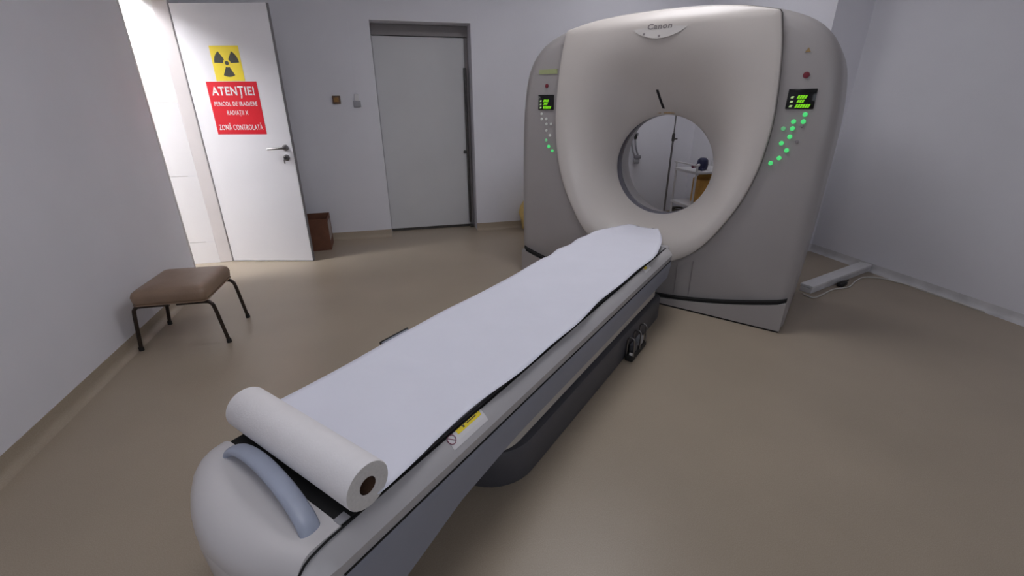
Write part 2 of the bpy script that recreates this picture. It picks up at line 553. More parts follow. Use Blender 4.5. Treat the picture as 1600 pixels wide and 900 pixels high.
for hz in (0.22, 1.05, 1.85):
    lathe('hinge', [(0.008, -0.045), (0.008, 0.045)], 'steel', leaf, 12, Matrix.Translation((-0.003, 0.012, hz)))

# radiation signs on the leaf (their own local frame = the leaf's)
leaf_mw = Matrix.Translation((HX, HY, 0)) @ Matrix.Rotation(LEAF_ANG, 4, 'Z')


def leaf_empty(name, u, z):
    return empty(name, leaf_mw @ Vector((u, 0, z)), LEAF_ANG)


sg = leaf_empty('radiation_sign', 0.350, 1.519)
tag(sg, 'yellow sign with dark radiation trefoil above the red sign', 'sign')
bm = bmesh.new(); add_box(bm, -0.114, 0.114, -0.0018, -0.0004, 0.0, 0.25)
obj('sheet', bm, 'yellow', sg)
cz = 0.128


def wedge(a0, a1, r0, r1, n=8):
    P = [(r1 * math.cos(R_(a0 + (a1 - a0) * i / n)), cz + r1 * math.sin(R_(a0 + (a1 - a0) * i / n))) for i in range(n + 1)]
    P += [(r0 * math.cos(R_(a1 + (a0 - a1) * i / n)), cz + r0 * math.sin(R_(a1 + (a0 - a1) * i / n))) for i in range(n + 1)]
    return P


for a in (0, 120, 240):
    prism('trefoil_blade', wedge(a + 2, a + 58, 0.030, 0.098), -0.0026, -0.0019, 'print_dark', sg)
prism('trefoil_hub', [(0.015 * math.cos(R_(i * 18)), cz + 0.015 * math.sin(R_(i * 18))) for i in range(20)], -0.0026, -0.0019, 'print_dark', sg)

sg = leaf_empty('warning_sign', 0.349, 1.117)
tag(sg, 'red sign with white Romanian radiation warning lettering on the open door', 'sign')
bm = bmesh.new(); add_box(bm, -0.203, 0.203, -0.0018, -0.0004, 0.0, 0.398)
obj('sheet', bm, 'red', sg)


def sign_text(s, z, size, width, bold):
    text_mesh('lettering', s, size, 'print_white', sg, Matrix.Translation((0, -0.0026, z)) @ FACE, width, bold)


sign_text('ATEN\u021aIE!', 0.325, 0.088, 0.345, 0.002)
sign_text('PERICOL DE IRADIERE', 0.232, 0.047, 0.350, 0.0003)
sign_text('RADIA\u021aII X', 0.165, 0.047, 0.172, 0.0003)
sign_text('ZON\u0102 CONTROLAT\u0102', 0.052, 0.058, 0.362, 0.0006)

# --- sliding door in its recess
sd = empty('door_2', ((S0 + S1) / 2, YB + 0.2, 0))
struct(sd, 'pale grey sliding door set back in the wall')
hw = (S1 - S0) / 2
bm = bmesh.new(); add_box(bm, -hw + 0.002, hw - 0.042, 0.0, 0.045, 0.03, 1.955, 0.003, 1)
obj('door_panel', bm, 'slide', sd)
bm = bmesh.new(); add_box(bm, -hw + 0.002, hw - 0.002, -0.002, 0.055, 1.962, SH - 0.002, 0.003, 1)
obj('header', bm, 'slide_head', sd)
bm = bmesh.new(); add_box(bm, hw - 0.040, hw - 0.002, 0.012, 0.055, 0.0, 1.960, 0.002, 1)
obj('side_post', bm, 'slide_head', sd)
bm = bmesh.new(); add_box(bm, -hw + 0.002, hw - 0.042, 0.004, 0.042, 0.004, 0.028)
obj('bottom_rail', bm, 'dark_metal', sd)
tube('pull_bar', [(hw - 0.046, -0.030, 0.06), (hw - 0.046, -0.030, 1.68)], 0.015, 'dark_metal', sd)
for z in (0.12, 0.86, 1.6):
    tube('bar_bracket', [(hw - 0.050, -0.029, z), (hw - 0.050, 0.001, z)], 0.008, 'dark_metal', sd, 8)
lathe('lock', [(0.018, 0.0), (0.018, 0.012), (0.012, 0.02)], 'dark_metal', sd, 16, Matrix.Translation((hw - 0.075, -0.0003, 0.845)) @ rot_y)
bm = bmesh.new()
add_box(bm, hw - 0.052, hw - 0.012, -0.05, 0.0, 0.0, 0.03, 0.006, 2)
obj('floor_guide', bm, 'dark_metal', sd)

# --- small things on the back wall
t = empty('call_box', (-0.472, YB, 1.345)); tag(t, 'small brown call box on the wall near the white switch', 'call box')
bm = bmesh.new(); add_box(bm, -0.036, 0.036, -0.022, -0.0005, 0.0, 0.072, 0.004, 2)
obj('housing', bm, 'brown_plastic', t, 40)
bm = bmesh.new(); add_box(bm, -0.022, 0.022, -0.026, -0.0222, 0.016, 0.056, 0.0015, 1)
obj('button_plate', bm, 'amber_plastic', t)
t = empty('wall_switch', (-0.288, YB, 1.315)); tag(t, 'white wall switch between the brown box and sliding door', 'switch')
bm = bmesh.new(); add_box(bm, -0.034, 0.034, -0.018, -0.0005, 0.0, 0.055, 0.004, 2)
obj('switch_base', bm, 'grey_plastic', t, 40)
bm = bmesh.new(); add_box(bm, -0.018, 0.022, -0.020, -0.0005, 0.0555, 0.115, 0.004, 2)
obj('switch_cover', bm, 'white_plastic', t, 40)
bm = bmesh.new(); add_box(bm, 0.0, 0.008, -0.005, -0.0005, 0.116, HC - 1.316)
obj('cable_duct', bm, 'wall', t)

# ------------------------------------------------------------------ frames of the scanner and its table
TY = R_(48.1465)
s_ax = Vector((math.cos(TY), -math.sin(TY), 0))
t_ax = Vector((math.sin(TY), math.cos(TY), 0))
BC = -0.985


def TW_(u, a, z=0.0):
    return s_ax * (BC + u) + t_ax * a + Vector((0, 0, z))


# ------------------------------------------------------------------ CT scanner gantry
GAM = R_(2.0)
g_org = TW_(0, 3.07)
G = empty('ct_scanner', g_org, -(TY + GAM))
tag(G, 'large off-white CT scanner with round bore and green lit side buttons', 'CT scanner')
CZ = 0.95


def poly_radius(poly, ang):
    d = Vector((math.cos(ang), math.sin(ang)))
    best = None
    n = len(poly)
    for i in range(n):
        a = Vector((poly[i][0], poly[i][1] - CZ)); b = Vector((poly[(i + 1) % n][0], poly[(i + 1) % n][1] - CZ))
        e = b - a
        den = d.x * e.y - d.y * e.x
        if abs(den) < 1e-9:
            continue
        tt = (a.x * e.y - a.y * e.x) / den
        ss = (a.x * d.y - a.y * d.x) / den
        if tt > 0 and -1e-6 <= ss <= 1 + 1e-6:
            if best is None or tt > best:
                best = tt
    return best


def mirror_outline(half):
    return half + [(-x, z) for x, z in half[::-1] if x > 1e-6]


outer_top = [(v.x, v.y) for v in catmull([Vector(p) for p in [
    (0, 1.880), (0.3, 1.870), (0.58, 1.828), (0.76, 1.772), (0.87, 1.70), (0.945, 1.60), (0.985, 1.47),
    (1.008, 1.28), (1.015, 1.05), (1.015, 0.7), (1.008, 0.35), (0.995, 0.0)]], 5)]
OUT = [(x * 1.02 if x < 0 else x, z) for x, z in mirror_outline(outer_top)]
sh_a = [(v.x, v.y) for v in catmull([Vector(p) for p in [(0, 1.868), (0.25, 1.860), (0.45, 1.842), (0.632, 1.802)]], 5)]
sh_b = [(v.x, v.y) for v in catmull([Vector(p) for p in [
    (0.645, 1.785), (0.672, 1.66), (0.69, 1.53), (0.705, 1.35), (0.705, 1.18), (0.68, 0.98), (0.625, 0.79), (0.545, 0.625),
    (0.455, 0.485), (0.36, 0.390), (0.25, 0.325), (0.12, 0.293), (0, 0.285)]], 5)]
SHD = mirror_outline(sh_a + sh_b)
NA = 160
angs = [2 * math.pi * i / NA for i in range(NA)]
for cx, czz in ((0.995, 0.0), (-0.995, 0.0), (0.632, 1.802), (-0.632, 1.802), (0.645, 1.785), (-0.645, 1.785)):
    angs.append(math.atan2(czz - CZ, cx) % (2 * math.pi))
angs = sorted(set(round(a, 5) for a in angs))
NA = len(angs)
R_out = [poly_radius(OUT, a) for a in angs]
R_sh = [poly_radius(SHD, a) for a in angs]
BR, BZ, BV = 0.355, 0.915, 0.36


def tilt(z):
    return 0.55 * max(0.0, z - 1.80)


def ring(rad, v, front=False):
    out = []
    for a, r in zip(angs, rad):
        x, z = r * math.cos(a), CZ + r * math.sin(a)
        out.append((x, v + (tilt(z) if front else 0.0), max(z, 0.012)))
    return out


def inset(d):
    return [max(o - d, s + 0.004) for o, s in zip(R_out, R_sh)]


def circ(r, v):
    return [(r * math.cos(a), v, BZ + r * math.sin(a)) for a in angs]


# covers beside the front shield, split left and right at the centre
side_rings = [ring([s - 0.004 for s in R_sh], 0.05, True), ring([s + 0.003 for s in R_sh], 0.032, True), ring(inset(0.085), 0.024, True),
              ring(inset(0.055), 0.029, True), ring(inset(0.030), 0.041, True), ring(inset(0.012), 0.060), ring([r - 0.003 for r in R_out], 0.085), ring(R_out, 0.12), ring(R_out, 0.40)]
V, F = grid_loft(side_rings)


def split(V, F, keep):
    idx, nv, nf = {}, [], []
    for f in F:
        if keep(sum(V[i][0] for i in f) / 4):
            g = []
            for i in f:
                if i not in idx:
                    idx[i] = len(nv); nv.append(V[i])
                g.append(idx[i])
            nf.append(g)
    return nv, nf


for sgn in (-1, 1):
    nv, nf = split(V, F, lambda x: x * sgn > 0)
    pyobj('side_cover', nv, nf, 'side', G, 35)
# rear shell with the flared rear of the bore
rear = [ring(R_out, 0.402), ring(R_out, 0.78), ring([r - 0.02 for r in R_out], 0.83), ring([r - 0.07 for r in R_out], 0.86), circ(0.52, 0.86),
        circ(0.46, 0.845), circ(0.435, 0.80), circ(0.385, 0.62), circ(BR + 0.004, BV + 0.115)]
V, F = grid_loft(rear)
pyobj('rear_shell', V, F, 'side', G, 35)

# front shield: raised edge, funnel to the bore
rings = [ring(R_sh, 0.052, True), ring(R_sh, 0.008, True), ring([r - 0.004 for r in R_sh], 0.002, True), ring([r - 0.012 for r in R_sh], 0.0, True)]
base = [(r - 0.012) for r in R_sh]
D_raw = [math.hypot(r * math.cos(a), CZ + r * math.sin(a) - BZ) - BR for a, r in zip(angs, base)]
D_sm = []
for a0_ in angs:        # smoothed distance from the bore to the edge of the shield
    ws = wt_ = 0.0
    for a, d in zip(angs, D_raw):
        da = (a - a0_ + math.pi) % (2 * math.pi) - math.pi
        g_ = math.exp(-(da / 0.42) ** 2)
        ws += g_ * d; wt_ += g_
    D_sm.append(ws / wt_)
for i in range(1, 25):
    w = i / 24
    rg = []
    for a, r, ds in zip(angs, base, D_sm):
        px, pz = r * math.cos(a), CZ + r * math.sin(a)
        qx, qz = BR * math.cos(a), BZ + BR * math.sin(a)
        x, z = px + (qx - px) * w, pz + (qz - pz) * w
        dd = math.hypot(x, z - BZ) - BR
        v = BV * max(0.0, 1 - dd / ds) ** 2.3 + tilt(z)
        rg.append((x, v, z))
    rings.append(rg)
rings.append(circ(BR - 0.002, BV + 0.012))
V, F = grid_loft(rings)
shield = pyobj('front_cover', V, F, 'cover', G, 38)


def funnel_v(u, z):
    """depth of the shield surface straight above the bore"""
    ds = D_sm[min(range(NA), key=lambda i: abs(angs[i] - math.pi / 2))]
    return BV * max(0.0, 1 - (z - BZ - BR) / ds) ** 2.3 + tilt(z)


bm = bmesh.new()
rgs = [circ(BR, BV + 0.013), circ(BR - 0.002, BV + 0.03), circ(BR - 0.002, BV + 0.10), circ(BR + 0.003, BV + 0.113)]
V, F = grid_loft(rgs)
pyobj('bore_ring', V, F, 'bore_ring', G, 60)

# base panel with curved top, dark gap above it
def arc_z(u):
    return 0.058 + 0.150 * (u / 0.98) ** 2


def gap_v(u):
    return -0.016 if abs(u) < 0.97 else 0.0


N = 48
us = [-0.985 + 1.97 * i / N for i in range(N + 1)]
top = [(u, arc_z(u) - 0.012) for u in us]
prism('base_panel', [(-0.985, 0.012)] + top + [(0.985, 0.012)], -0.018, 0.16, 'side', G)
V, F = [], []
for i, u in enumerate(us):
    z = arc_z(u)
    hw_ = 0.006 + 0.0035 * abs(u)
    V += [(u, 0.022 - 0.034 * (1 - min(1, max(0, (abs(u) - 0.93) / 0.055)) ** 2), z - hw_ - 0.002),
          (u, 0.022 - 0.034 * (1 - min(1, max(0, (abs(u) - 0.93) / 0.055)) ** 2), z + hw_),
          (u, 0.15, z + hw_), (u, 0.15, z - hw_ - 0.002)]
for i in range(N):
    for k in range(4):
        a, b = i * 4 + k, i * 4 + (k + 1) % 4
        F.append((a, b, b + 4, a + 4))
F += [(0, 1, 2, 3), tuple(N * 4 + k for k in (3, 2, 1, 0))]
pyobj('gap', V, F, 'slit', G)
bm = bmesh.new(); add_box(bm, -0.980, 0.980, -0.014, 0.80, 0.0, 0.0115)
obj('base_plate', bm, 'slit', G)
# vertical seams of the lower front panel
for su in (0.30, 0.40, -0.30, -0.40):
    bm = bmesh.new(); add_box(bm, su - 0.0012, su + 0.0012, 0.0205, 0.026, arc_z(su) + 0.02, 0.30 + 0.35 * (abs(su) - 0.25))
    obj('panel_seam', bm, 'grey_btn', G)

# displays
FV = 0.0235


def display(u0, u1, z0, z1):
    d = box('display', u0, u1, FV - 0.004, FV + 0.01, z0, z1, 'screen', G, 0.003, 2)
    w, h = u1 - u0, z1 - z0

    def bar(x, z, ww, hh, m):
        sk = hh * 0.35
        prism('glyph', [(u0 + x * w, z0 + z * h), (u0 + (x + ww) * w, z0 + z * h), (u0 + (x + ww) * w + sk, z0 + z * h + hh), (u0 + x * w + sk, z0 + z * h + hh)],
              FV - 0.0048, FV - 0.0042, m, d)
    for z in (0.10, 0.32, 0.54):
        bar(0.12, z, 0.10, 0.010, 'pale_text')
    for k in range(4):
        bar(0.34 + 0.085 * k, 0.52, 0.07, 0.017, 'green_text')
    for k in range(3):
        bar(0.36 + 0.085 * k, 0.32, 0.07, 0.015, 'green_text')
    for k in range(6):
        bar(0.33 + 0.085 * k, 0.07, 0.07, 0.018, 'green_text')
    return d


display(0.752, 0.886, 1.315, 1.417)
display(-0.870, -0.738, 1.301, 1.404)


def disc(name, u, z, r, m, v=None, parent=None):
    return lathe(name, [(r * 0.98, 0.0), (r, 0.002), (r * 0.9, 0.0045), (r * 0.5, 0.0055)], m, parent or G, 14,
                 Matrix.Translation((u, (FV if v is None else v) + 0.0005, z)) @ rot_y)


for u, z in [(0.854, 1.288), (0.807, 1.251), (0.853, 1.252), (0.809, 1.215), (0.805, 1.171), (0.771, 1.135), (0.804, 1.098), (0.775, 1.054), (0.738, 1.023)]:
    disc('button', u, z, 0.0125, 'green_btn')
disc('button', 0.765, 1.213, 0.0125, 'green_btn_dim')
disc('button', 0.852, 1.229, 0.0085, 'grey_btn')
disc('button', 0.845, 1.145, 0.0085, 'grey_btn')
for i, (u, z) in enumerate([(-0.839, 1.273), (-0.838, 1.237), (-0.796, 1.238), (-0.794, 1.203), (-0.755, 1.203), (-0.793, 1.156), (-0.761, 1.123)]):
    disc('button', u, z, 0.010, 'pale_btn')
disc('button', -0.794, 1.087, 0.011, 'green_btn_dim')
disc('button', -0.770, 1.042, 0.0125, 'green_btn')
disc('button', -0.737, 1.013, 0.0105, 'green_btn')
disc('emergency_stop', 0.818, 1.484, 0.016, 'red_btn')
disc('emergency_stop', -0.799, 1.464, 0.014, 'red_btn')
prism('caution_mark', [(0.789, 1.594), (0.815, 1.594), (0.802, 1.616)], FV - 0.001, FV + 0.004, 'amber_label', G)
box('name_label', -0.868, -0.716, FV - 0.001, FV + 0.004, 1.541, 1.571, 'green_label', G)

# logo plate, laser slot, amber label above the bore
pv = funnel_v(0, 1.755) + 0.004
ell = [(0.185, 1.805), (-0.185, 1.803)]
for i in range(1, 24):
    a = math.pi + math.pi * i / 24
    ell.append((0.185 * math.cos(a) * (0.72 + 0.28 * abs(math.cos(a))), 1.803 + 0.092 * math.sin(a)))
prism('logo_plate', ell, pv - 0.007, pv + 0.01, 'logo_plate', G)
text_mesh('logo', 'Canon', 0.040, 'logo_text', G, Matrix.Translation((0.0, pv - 0.0078, 1.775)) @ FACE, 0.150, 0.0012, 0.1)
disc('indicator', -0.095, 1.742, 0.006, 'grey_btn', pv - 0.0075)
disc('indicator', 0.0, 1.725, 0.0065, 'grey_btn', pv - 0.0075)
V, F = [], []
for i in range(9):
    z = 1.428 - 0.118 * i / 8
    u = -0.034 + 0.016 * i / 8
    v = funnel_v(0, z)
    V += [(u - 0.0085, v - 0.003, z), (u + 0.0085, v - 0.003, z), (u + 0.0085, v + 0.01, z), (u - 0.0085, v + 0.01, z)]
for i in range(8):
    for k in range(4):
        a, b = i * 4 + k, i * 4 + (k + 1) % 4
        F.append((a, b, b + 4, a + 4))
F += [(0, 1, 2, 3), (35, 34, 33, 32)]
pyobj('laser_slot', V, F, 'slit', G)
for u0, u1 in ((-0.075, -0.045), (-0.025, 0.050)):
    zz = BZ + BR + 0.012
    box('bore_label', u0, u1, funnel_v(0, zz) - 0.005, funnel_v(0, zz) + 0.01, zz - 0.004, zz + 0.014, 'amber_label', G)

# ------------------------------------------------------------------ patient table
T = empty('patient_table', TW_(0, 0), -TY)
tag(T, 'long grey CT patient table with rounded near end and blue grab handle', 'patient table')


def plan(half_w, a0, a1, rn, rf, n=10):
    """plan outline of the table: near end at a0 with corner radius rn, far end a1 with radius rf"""
    P = []
    for (cx, cy, r, s0) in ((half_w - rf, a1 - rf, rf, 0), (-half_w + rf, a1 - rf, rf, 90), (-half_w + rn, a0 + rn, rn, 180), (half_w - rn, a0 + rn, rn, 270)):
        for i in range(n + 1):
            an = R_(s0 + 90 * i / n)
            P.append((cx + r * math.cos(an), cy + r * math.sin(an)))
    return P


def densify(P, step=0.08):
    out = []
    n = len(P)
    for i in range(n):
        a, b = Vector(P[i]), Vector(P[(i + 1) % n])
        k = max(1, int((b - a).length / step))
        for j in range(k):
            out.append(tuple(a + (b - a) * j / k))
    return out


A0, A1 = 0.185, 2.93
HWID = 0.303
NEAR = [(-0.303, 0.372), (-0.297, 0.338), (-0.280, 0.308), (-0.250, 0.282), (-0.20, 0.255), (-0.14, 0.230), (-0.07, 0.211)]
NEAR = NEAR + [(0.0, 0.203), (0.075, 0.206), (0.15, 0.218), (0.22, 0.240), (0.268, 0.264), (0.289, 0.288), (0.300, 0.318), (0.303, 0.345)]
PL = densify([p_ for p_ in plan(HWID, A0, A1, 0.02, 0.05) if p_[1] > 0.5] + NEAR)
NP = len(PL)


def off(P, d):
    n = len(P)
    out = []
    for i in range(n):
        a, b, c = Vector(P[i - 1]), Vector(P[i]), Vector(P[(i + 1) % n])
        t1 = (c - a).normalized()
        out.append(tuple(b + Vector((-t1.y, t1.x)) * d))
    return out


def clampring(P, d, zf):
    return [(x, y, zf(x, y)) for x, y in off(P, d)]


def low_z(y):
    pts = [(0.18, 0.15), (0.517, 0.175), (0.75, 0.237), (1.0, 0.258), (1.1, 0.264), (1.5, 0.262), (2.0, 0.260), (2.95, 0.27)]
    if y <= pts[0][0]:
        return pts[0][1]
    for (x0, z0), (x1, z1) in zip(pts, pts[1:]):
        if y <= x1:
            return z0 + (z1 - z0) * (y - x0) / (x1 - x0)
    return pts[-1][1]


# lower side panel (blue grey), closed underneath
rings = [[(x, y, 0.3975) for x, y in off(PL, 0.004)], [(x, y, 0.392) for x, y in off(PL, 0.001)], [(x, y, 0.36) for x, y in PL],
         [(x, y, low_z(y) + 0.006) for x, y in off(PL, 0.011)], [(x, y, low_z(y)) for x, y in off(PL, 0.018)], [(x, y, low_z(y) + 0.002) for x, y in off(PL, 0.12)]]
V, F = grid_loft(rings)
front_f = [f for f in F if all(V[i][1] < 0.40 and V[i][0] < 0.262 for i in f)]
fset = set(front_f)
side_f = [f for f in F if f not in fset] + [tuple(range(5 * NP, 6 * NP)), tuple(range(NP))]
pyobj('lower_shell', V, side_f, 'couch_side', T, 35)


def compact(V, F):
    idx, nv, nf = {}, [], []
    for f in F:
        for i in f:
            if i not in idx:
                idx[i] = len(nv); nv.append(V[i])
        nf.append([idx[i] for i in f])
    return nv, nf


nv, nf = compact(V, front_f)
pyobj('front_skirt', nv, nf, 'couch_top', T, 35)
# upper rail: rounded shoulder that runs round the table
NOSE = 0.386     # the nose cover ends here


def rail_top(y, z):
    """the shoulder drops over the nose"""
    return z


i0 = max(range(NP), key=lambda i: (PL[i][0] > 0.2, -PL[i][1]) if PL[i][1] < 0.5 and PL[i][0] > 0.24 else (False, -9))
RP = [PL[(i0 + k) % NP] for k in range(NP)]
OFFS = {d: [off(PL, d)[(i0 + k) % NP] for k in range(NP)] for d in (0.002, -0.001, 0.009, 0.020, 0.034, 0.046, 0.050, 0.10)}
prof = [(0.002, 0.400), (0.002, 0.412), (-0.001, 0.432), (0.009, 0.448), (0.020, 0.461), (0.034, 0.473), (0.046, 0.479), (0.050, 0.470), (0.10, 0.455), (0.10, 0.400)]
V, F = [], []
ks = [k for k in range(NP) if not (RP[k][1] < NOSE and RP[k][0] < 0.24)]
for k in ks:
    for d, z in prof:
        V.append((OFFS[d][k][0], OFFS[d][k][1], z))
n = len(prof)
for i in range(len(ks) - 1):
    for k in range(n):
        a, b = i * n + k, i * n + (k + 1) % n
        F.append((a, b, b + n, a + n))
F.append(tuple(range(n))); F.append(tuple(range((len(ks) - 1) * n, len(ks) * n)))
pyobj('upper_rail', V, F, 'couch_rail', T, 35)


# nose cover: domed cap over the near end
def seg_dist(px, py, chain):
    best = 9
    for (x0, y0), (x1, y1) in zip(chain, chain[1:]):
        dx, dy = x1 - x0, y1 - y0
        t_ = max(0, min(1, ((px - x0) * dx + (py - y0) * dy) / (dx * dx + dy * dy)))
        best = min(best, math.hypot(px - x0 - dx * t_, py - y0 - dy * t_))
    return best


def nose_cover():
    chain = [(-0.303, 0.6), (-0.303, 0.40)] + NEAR[:-4] + [(0.45, 0.33)]
    chain = [(-0.303, 0.6), (-0.303, 0.40)] + [q for q in NEAR if q[0] < 0.23] + [(0.30, 0.280)]
    XRGT = 0.2625

    def front(x):
        for (x0, y0), (x1, y1) in zip(chain[1:], chain[2:]):
            if x0 < x1 and x0 <= x <= x1:
                return y0 + (y1 - y0) * (x - x0) / (x1 - x0)
        return chain[1][1]
    xs = [-0.303 + 0.0005]
    xs += [-0.303 + 0.14 * (1 - math.cos(math.pi / 2 * i / 12)) for i in range(1, 13)]
    xs += [-0.163 + (XRGT + 0.163) * i / 16 for i in range(1, 17)]
    rows = 22
    V, F = [], []
    n = rows + 1
    for x in xs:
        yf = front(x)
        for i in range(n):
            fi = 1 - math.cos(math.pi / 2 * i / rows)
            y = yf + (NOSE - yf) * fi
            d = seg_dist(x, y, chain)
            k_ = max(0.0, min(1.0, (x - 0.08) / 0.16)); k_ = k_ * k_ * (3 - 2 * k_)
            rr = 0.105 - 0.055 * k_
            h = 0.088 * (1 - math.sqrt(max(0.0, 1 - (1 - min(d, rr) / rr) ** 2)))
            V.append((x, y, 0.4885 - h))
    m_ = len(xs)
    for j in range(m_ - 1):
        for i in range(rows):
            a = j * n + i
            F.append((a, a + 1, a + n + 1, a + n))
    rim = [i for i in range(n - 1, 0, -1)] + [j * n for j in range(m_)] + [(m_ - 1) * n + i for i in range(1, n)] + [j * n + n - 1 for j in range(m_ - 2, 0, -1)]
    nv = len(V)
    for r in rim:
        V.append((V[r][0], V[r][1], 0.3985))
    L_ = len(rim)
    for k in range(L_):
        F.append((rim[k], rim[(k + 1) % L_], nv + (k + 1) % L_, nv + k))
    return pyobj('nose_cover', V, F, 'couch_top', T, 40)


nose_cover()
# dark seams: gap behind the nose cover and the line along the rail
box('cover_gap', -0.225, 0.262, NOSE + 0.001, NOSE + 0.042, 0.44, 0.4875, 'slit', T)
box('gap_clip', 0.238, 0.262, NOSE - 0.002, NOSE + 0.026, 0.4878, 0.4905, 'grey_plastic', T)
for sgn in (1, -1):
    box('side_gap', min(sgn * 0.2575, sgn * 0.2635), max(sgn * 0.2575, sgn * 0.2635), NOSE + 0.034 + (0.10 if sgn < 0 else 0), A1 - 0.06, 0.465, 0.4800, 'slit', T)
tube('cover_seam', [(0.2645, 0.425, 0.4815), (0.2645, 0.386, 0.4820), (0.2645, 0.35, 0.4820), (0.2645, 0.325, 0.4790), (0.2645, 0.305, 0.4750), (0.2645, 0.29, 0.4680), (0.2645, 0.278, 0.4560), (0.2645, 0.268, 0.4400)], 0.0028, 'slit', T, 6)

# cradle: slightly hollow board that carries the paper, with a rounded tip in the bore
def cradle_half(y):
    tip = 3.27
    w = 0.255
    if y > 2.55:
        k = (y - 2.55) / (tip - 2.55)
        w = 0.255 * math.sqrt(max(0.0, 1 - k ** 2.6)) * (1 - 0.18 * k)
    return max(w, 0.012)


def sag(x, w):
    return -0.010 * (1 - (x / max(w, 0.05)) ** 2)


ys = [NOSE + 0.044 + (3.27 - NOSE - 0.036) * i / 50 for i in range(51)]
ys = sorted(ys + [3.15, 3.2, 3.23, 3.25, 3.262])
V, F = [], []
NC = 14
for y in ys:
    w = cradle_half(y)
    for j in range(NC + 1):
        x = -w + 2 * w * j / NC
        V.append((x, y, 0.497 + sag(x, w)))
    for j in range(NC + 1):
        x = w - 2 * w * j / NC
        V.append((x * 0.96, y, 0.478 + sag(x, w) * 0.6))
n = 2 * (NC + 1)
for i in range(len(ys) - 1):
    for k in range(n):
        a, b = i * n + k, i * n + (k + 1) % n
        F.append((a, b, b + n, a + n))
F.append(tuple(range(n))); F.append(tuple(range((len(ys) - 1) * n, len(ys) * n)))
pyobj('cradle', V, F, 'cradle', T, 40)

# end fairing between the table and the scanner
bm = bmesh.new()
add_box(bm, -0.25, 0.25, 2.90, 3.03, 0.30, 0.455, 0.02, 3)
obj('end_fairing', bm, 'couch_rail', T, 40)

# base and telescoping skirt
def stack(name, half_w, a0, a1, rn, rf, levels, m):
    rings = []
    P = densify(plan(half_w, a0, a1, rn, rf))
    for z, d in levels:
        rings.append([(x, y, z) for x, y in off(P, d)])
    V, F = grid_loft(rings)
    k = len(P)
    F.append(tuple(range(k))); F.append(tuple(range((len(rings) - 1) * k, len(rings) * k)))
    return pyobj(name, V, F, m, T, 35)


stack('pedestal_base', 0.283, 0.985, 2.86, 0.20, 0.06, [(0.0, 0.004), (0.01, 0.0), (0.145, 0.0), (0.160, 0.006), (0.164, 0.02)], 'couch_base')
stack('pedestal_skirt', 0.258, 0.96, 2.80, 0.17, 0.05, [(0.1645, 0.02), (0.180, 0.0), (0.262, 0.0)], 'couch_skirt')

for sgn in (1, -1):
    box('rail_seam', min(sgn * 0.2985, sgn * 0.3042), max(sgn * 0.2985, sgn * 0.3042), 0.40 if sgn < 0 else 0.35, A1 - 0.06, 0.3965, 0.4010, 'slit', T)

# grab handle on the nose
hp = catmull([(-0.176, 0.366, 0.474), (-0.166, 0.369, 0.499), (-0.11, 0.373, 0.520), (-0.02, 0.370, 0.531), (0.09, 0.360, 0.526), (0.17, 0.349, 0.511), (0.212, 0.341, 0.492), (0.220, 0.338, 0.466)], 6)
bm = bmesh.new()
add_tube(bm, hp, 0.0245, 14, flat=0.5)
obj('grab_handle', bm, 'handle_blue', T, 60)

# stickers on the rail
def rail_pt(y, f, lift=0.0012):
    """f = 0 at the inner top edge of the rail, 1 further down the shoulder"""
    prof = [(0.046, 0.479), (0.034, 0.473), (0.020, 0.461), (0.009, 0.448), (-0.001, 0.432)]
    k = f * (len(prof) - 1)
    i = min(int(k), len(prof) - 2)
    t_ = k - i
    d = prof[i][0] + (prof[i + 1][0] - prof[i][0]) * t_
    z = prof[i][1] + (prof[i + 1][1] - prof[i][1]) * t_
    tx, tz = -(prof[i + 1][0] - prof[i][0]), prof[i + 1][1] - prof[i][1]
    L = math.hypot(tx, tz)
    nx, nz = -tz / L, tx / L
    return (HWID - d + nx * lift, y, z + nz * lift)


def sticker(name, y0, y1, f0, f1, m, lift=0.0012, parent=T):
    V, F = [], []
    nf = 6
    for i in range(nf + 1):
        f = f0 + (f1 - f0) * i / nf
        V += [rail_pt(y0, f, lift), rail_pt(y1, f, lift)]
    for i in range(nf):
        F.append((2 * i, 2 * i + 1, 2 * i + 3, 2 * i + 2))
    return pyobj(name, V, F, m, parent)


sticker('white_sticker', 0.735, 0.895, 0.12, 0.72, 'white_plastic', 0.0010)['label'] = 'white sticker on the table rail'
st = sticker('yellow_sticker', 0.775, 0.885, 0.05, 0.34, 'yellow', 0.0016)
st['label'] = 'yellow caution sticker on the table rail'
sticker('sticker_mark', 0.803, 0.810, 0.14, 0.27, 'print_dark', 0.0022, st)
sticker('sticker_print', 0.822, 0.865, 0.17, 0.23, 'print_dark', 0.0022, st)
ringp = []
for i in range(24):
    a = 2 * math.pi * i / 24
    ringp.append(rail_pt(0.747 + 0.014 * math.cos(a), 0.30 + 0.20 * math.sin(a), 0.0022))
tube('prohibition_ring', ringp, 0.0012, 'maroon', T, 6, closed=True)
tube('prohibition_bar', [ringp[3], rail_pt(0.747, 0.30, 0.0022), ringp[15]], 0.001, 'maroon', T, 6)
sticker('white_sticker', 2.40, 2.50, 0.10, 0.55, 'white_plastic', 0.0010)
sticker('yellow_sticker', 2.42, 2.46, 0.05, 0.35, 'yellow', 0.0016)
# side bracket beyond the paper on the far side
bm = bmesh.new()
add_box(bm, -0.292, -0.262, 0.985, 1.125, 0.4795, 0.500, 0.006, 2)
obj('side_bracket', bm, 'couch_side', T, 40)
bm = bmesh.new()
add_box(bm, -0.296, -0.289, 0.98, 1.13, 0.490, 0.503, 0.003, 1)
obj('bracket_edge', bm, 'rubber', T, 40)

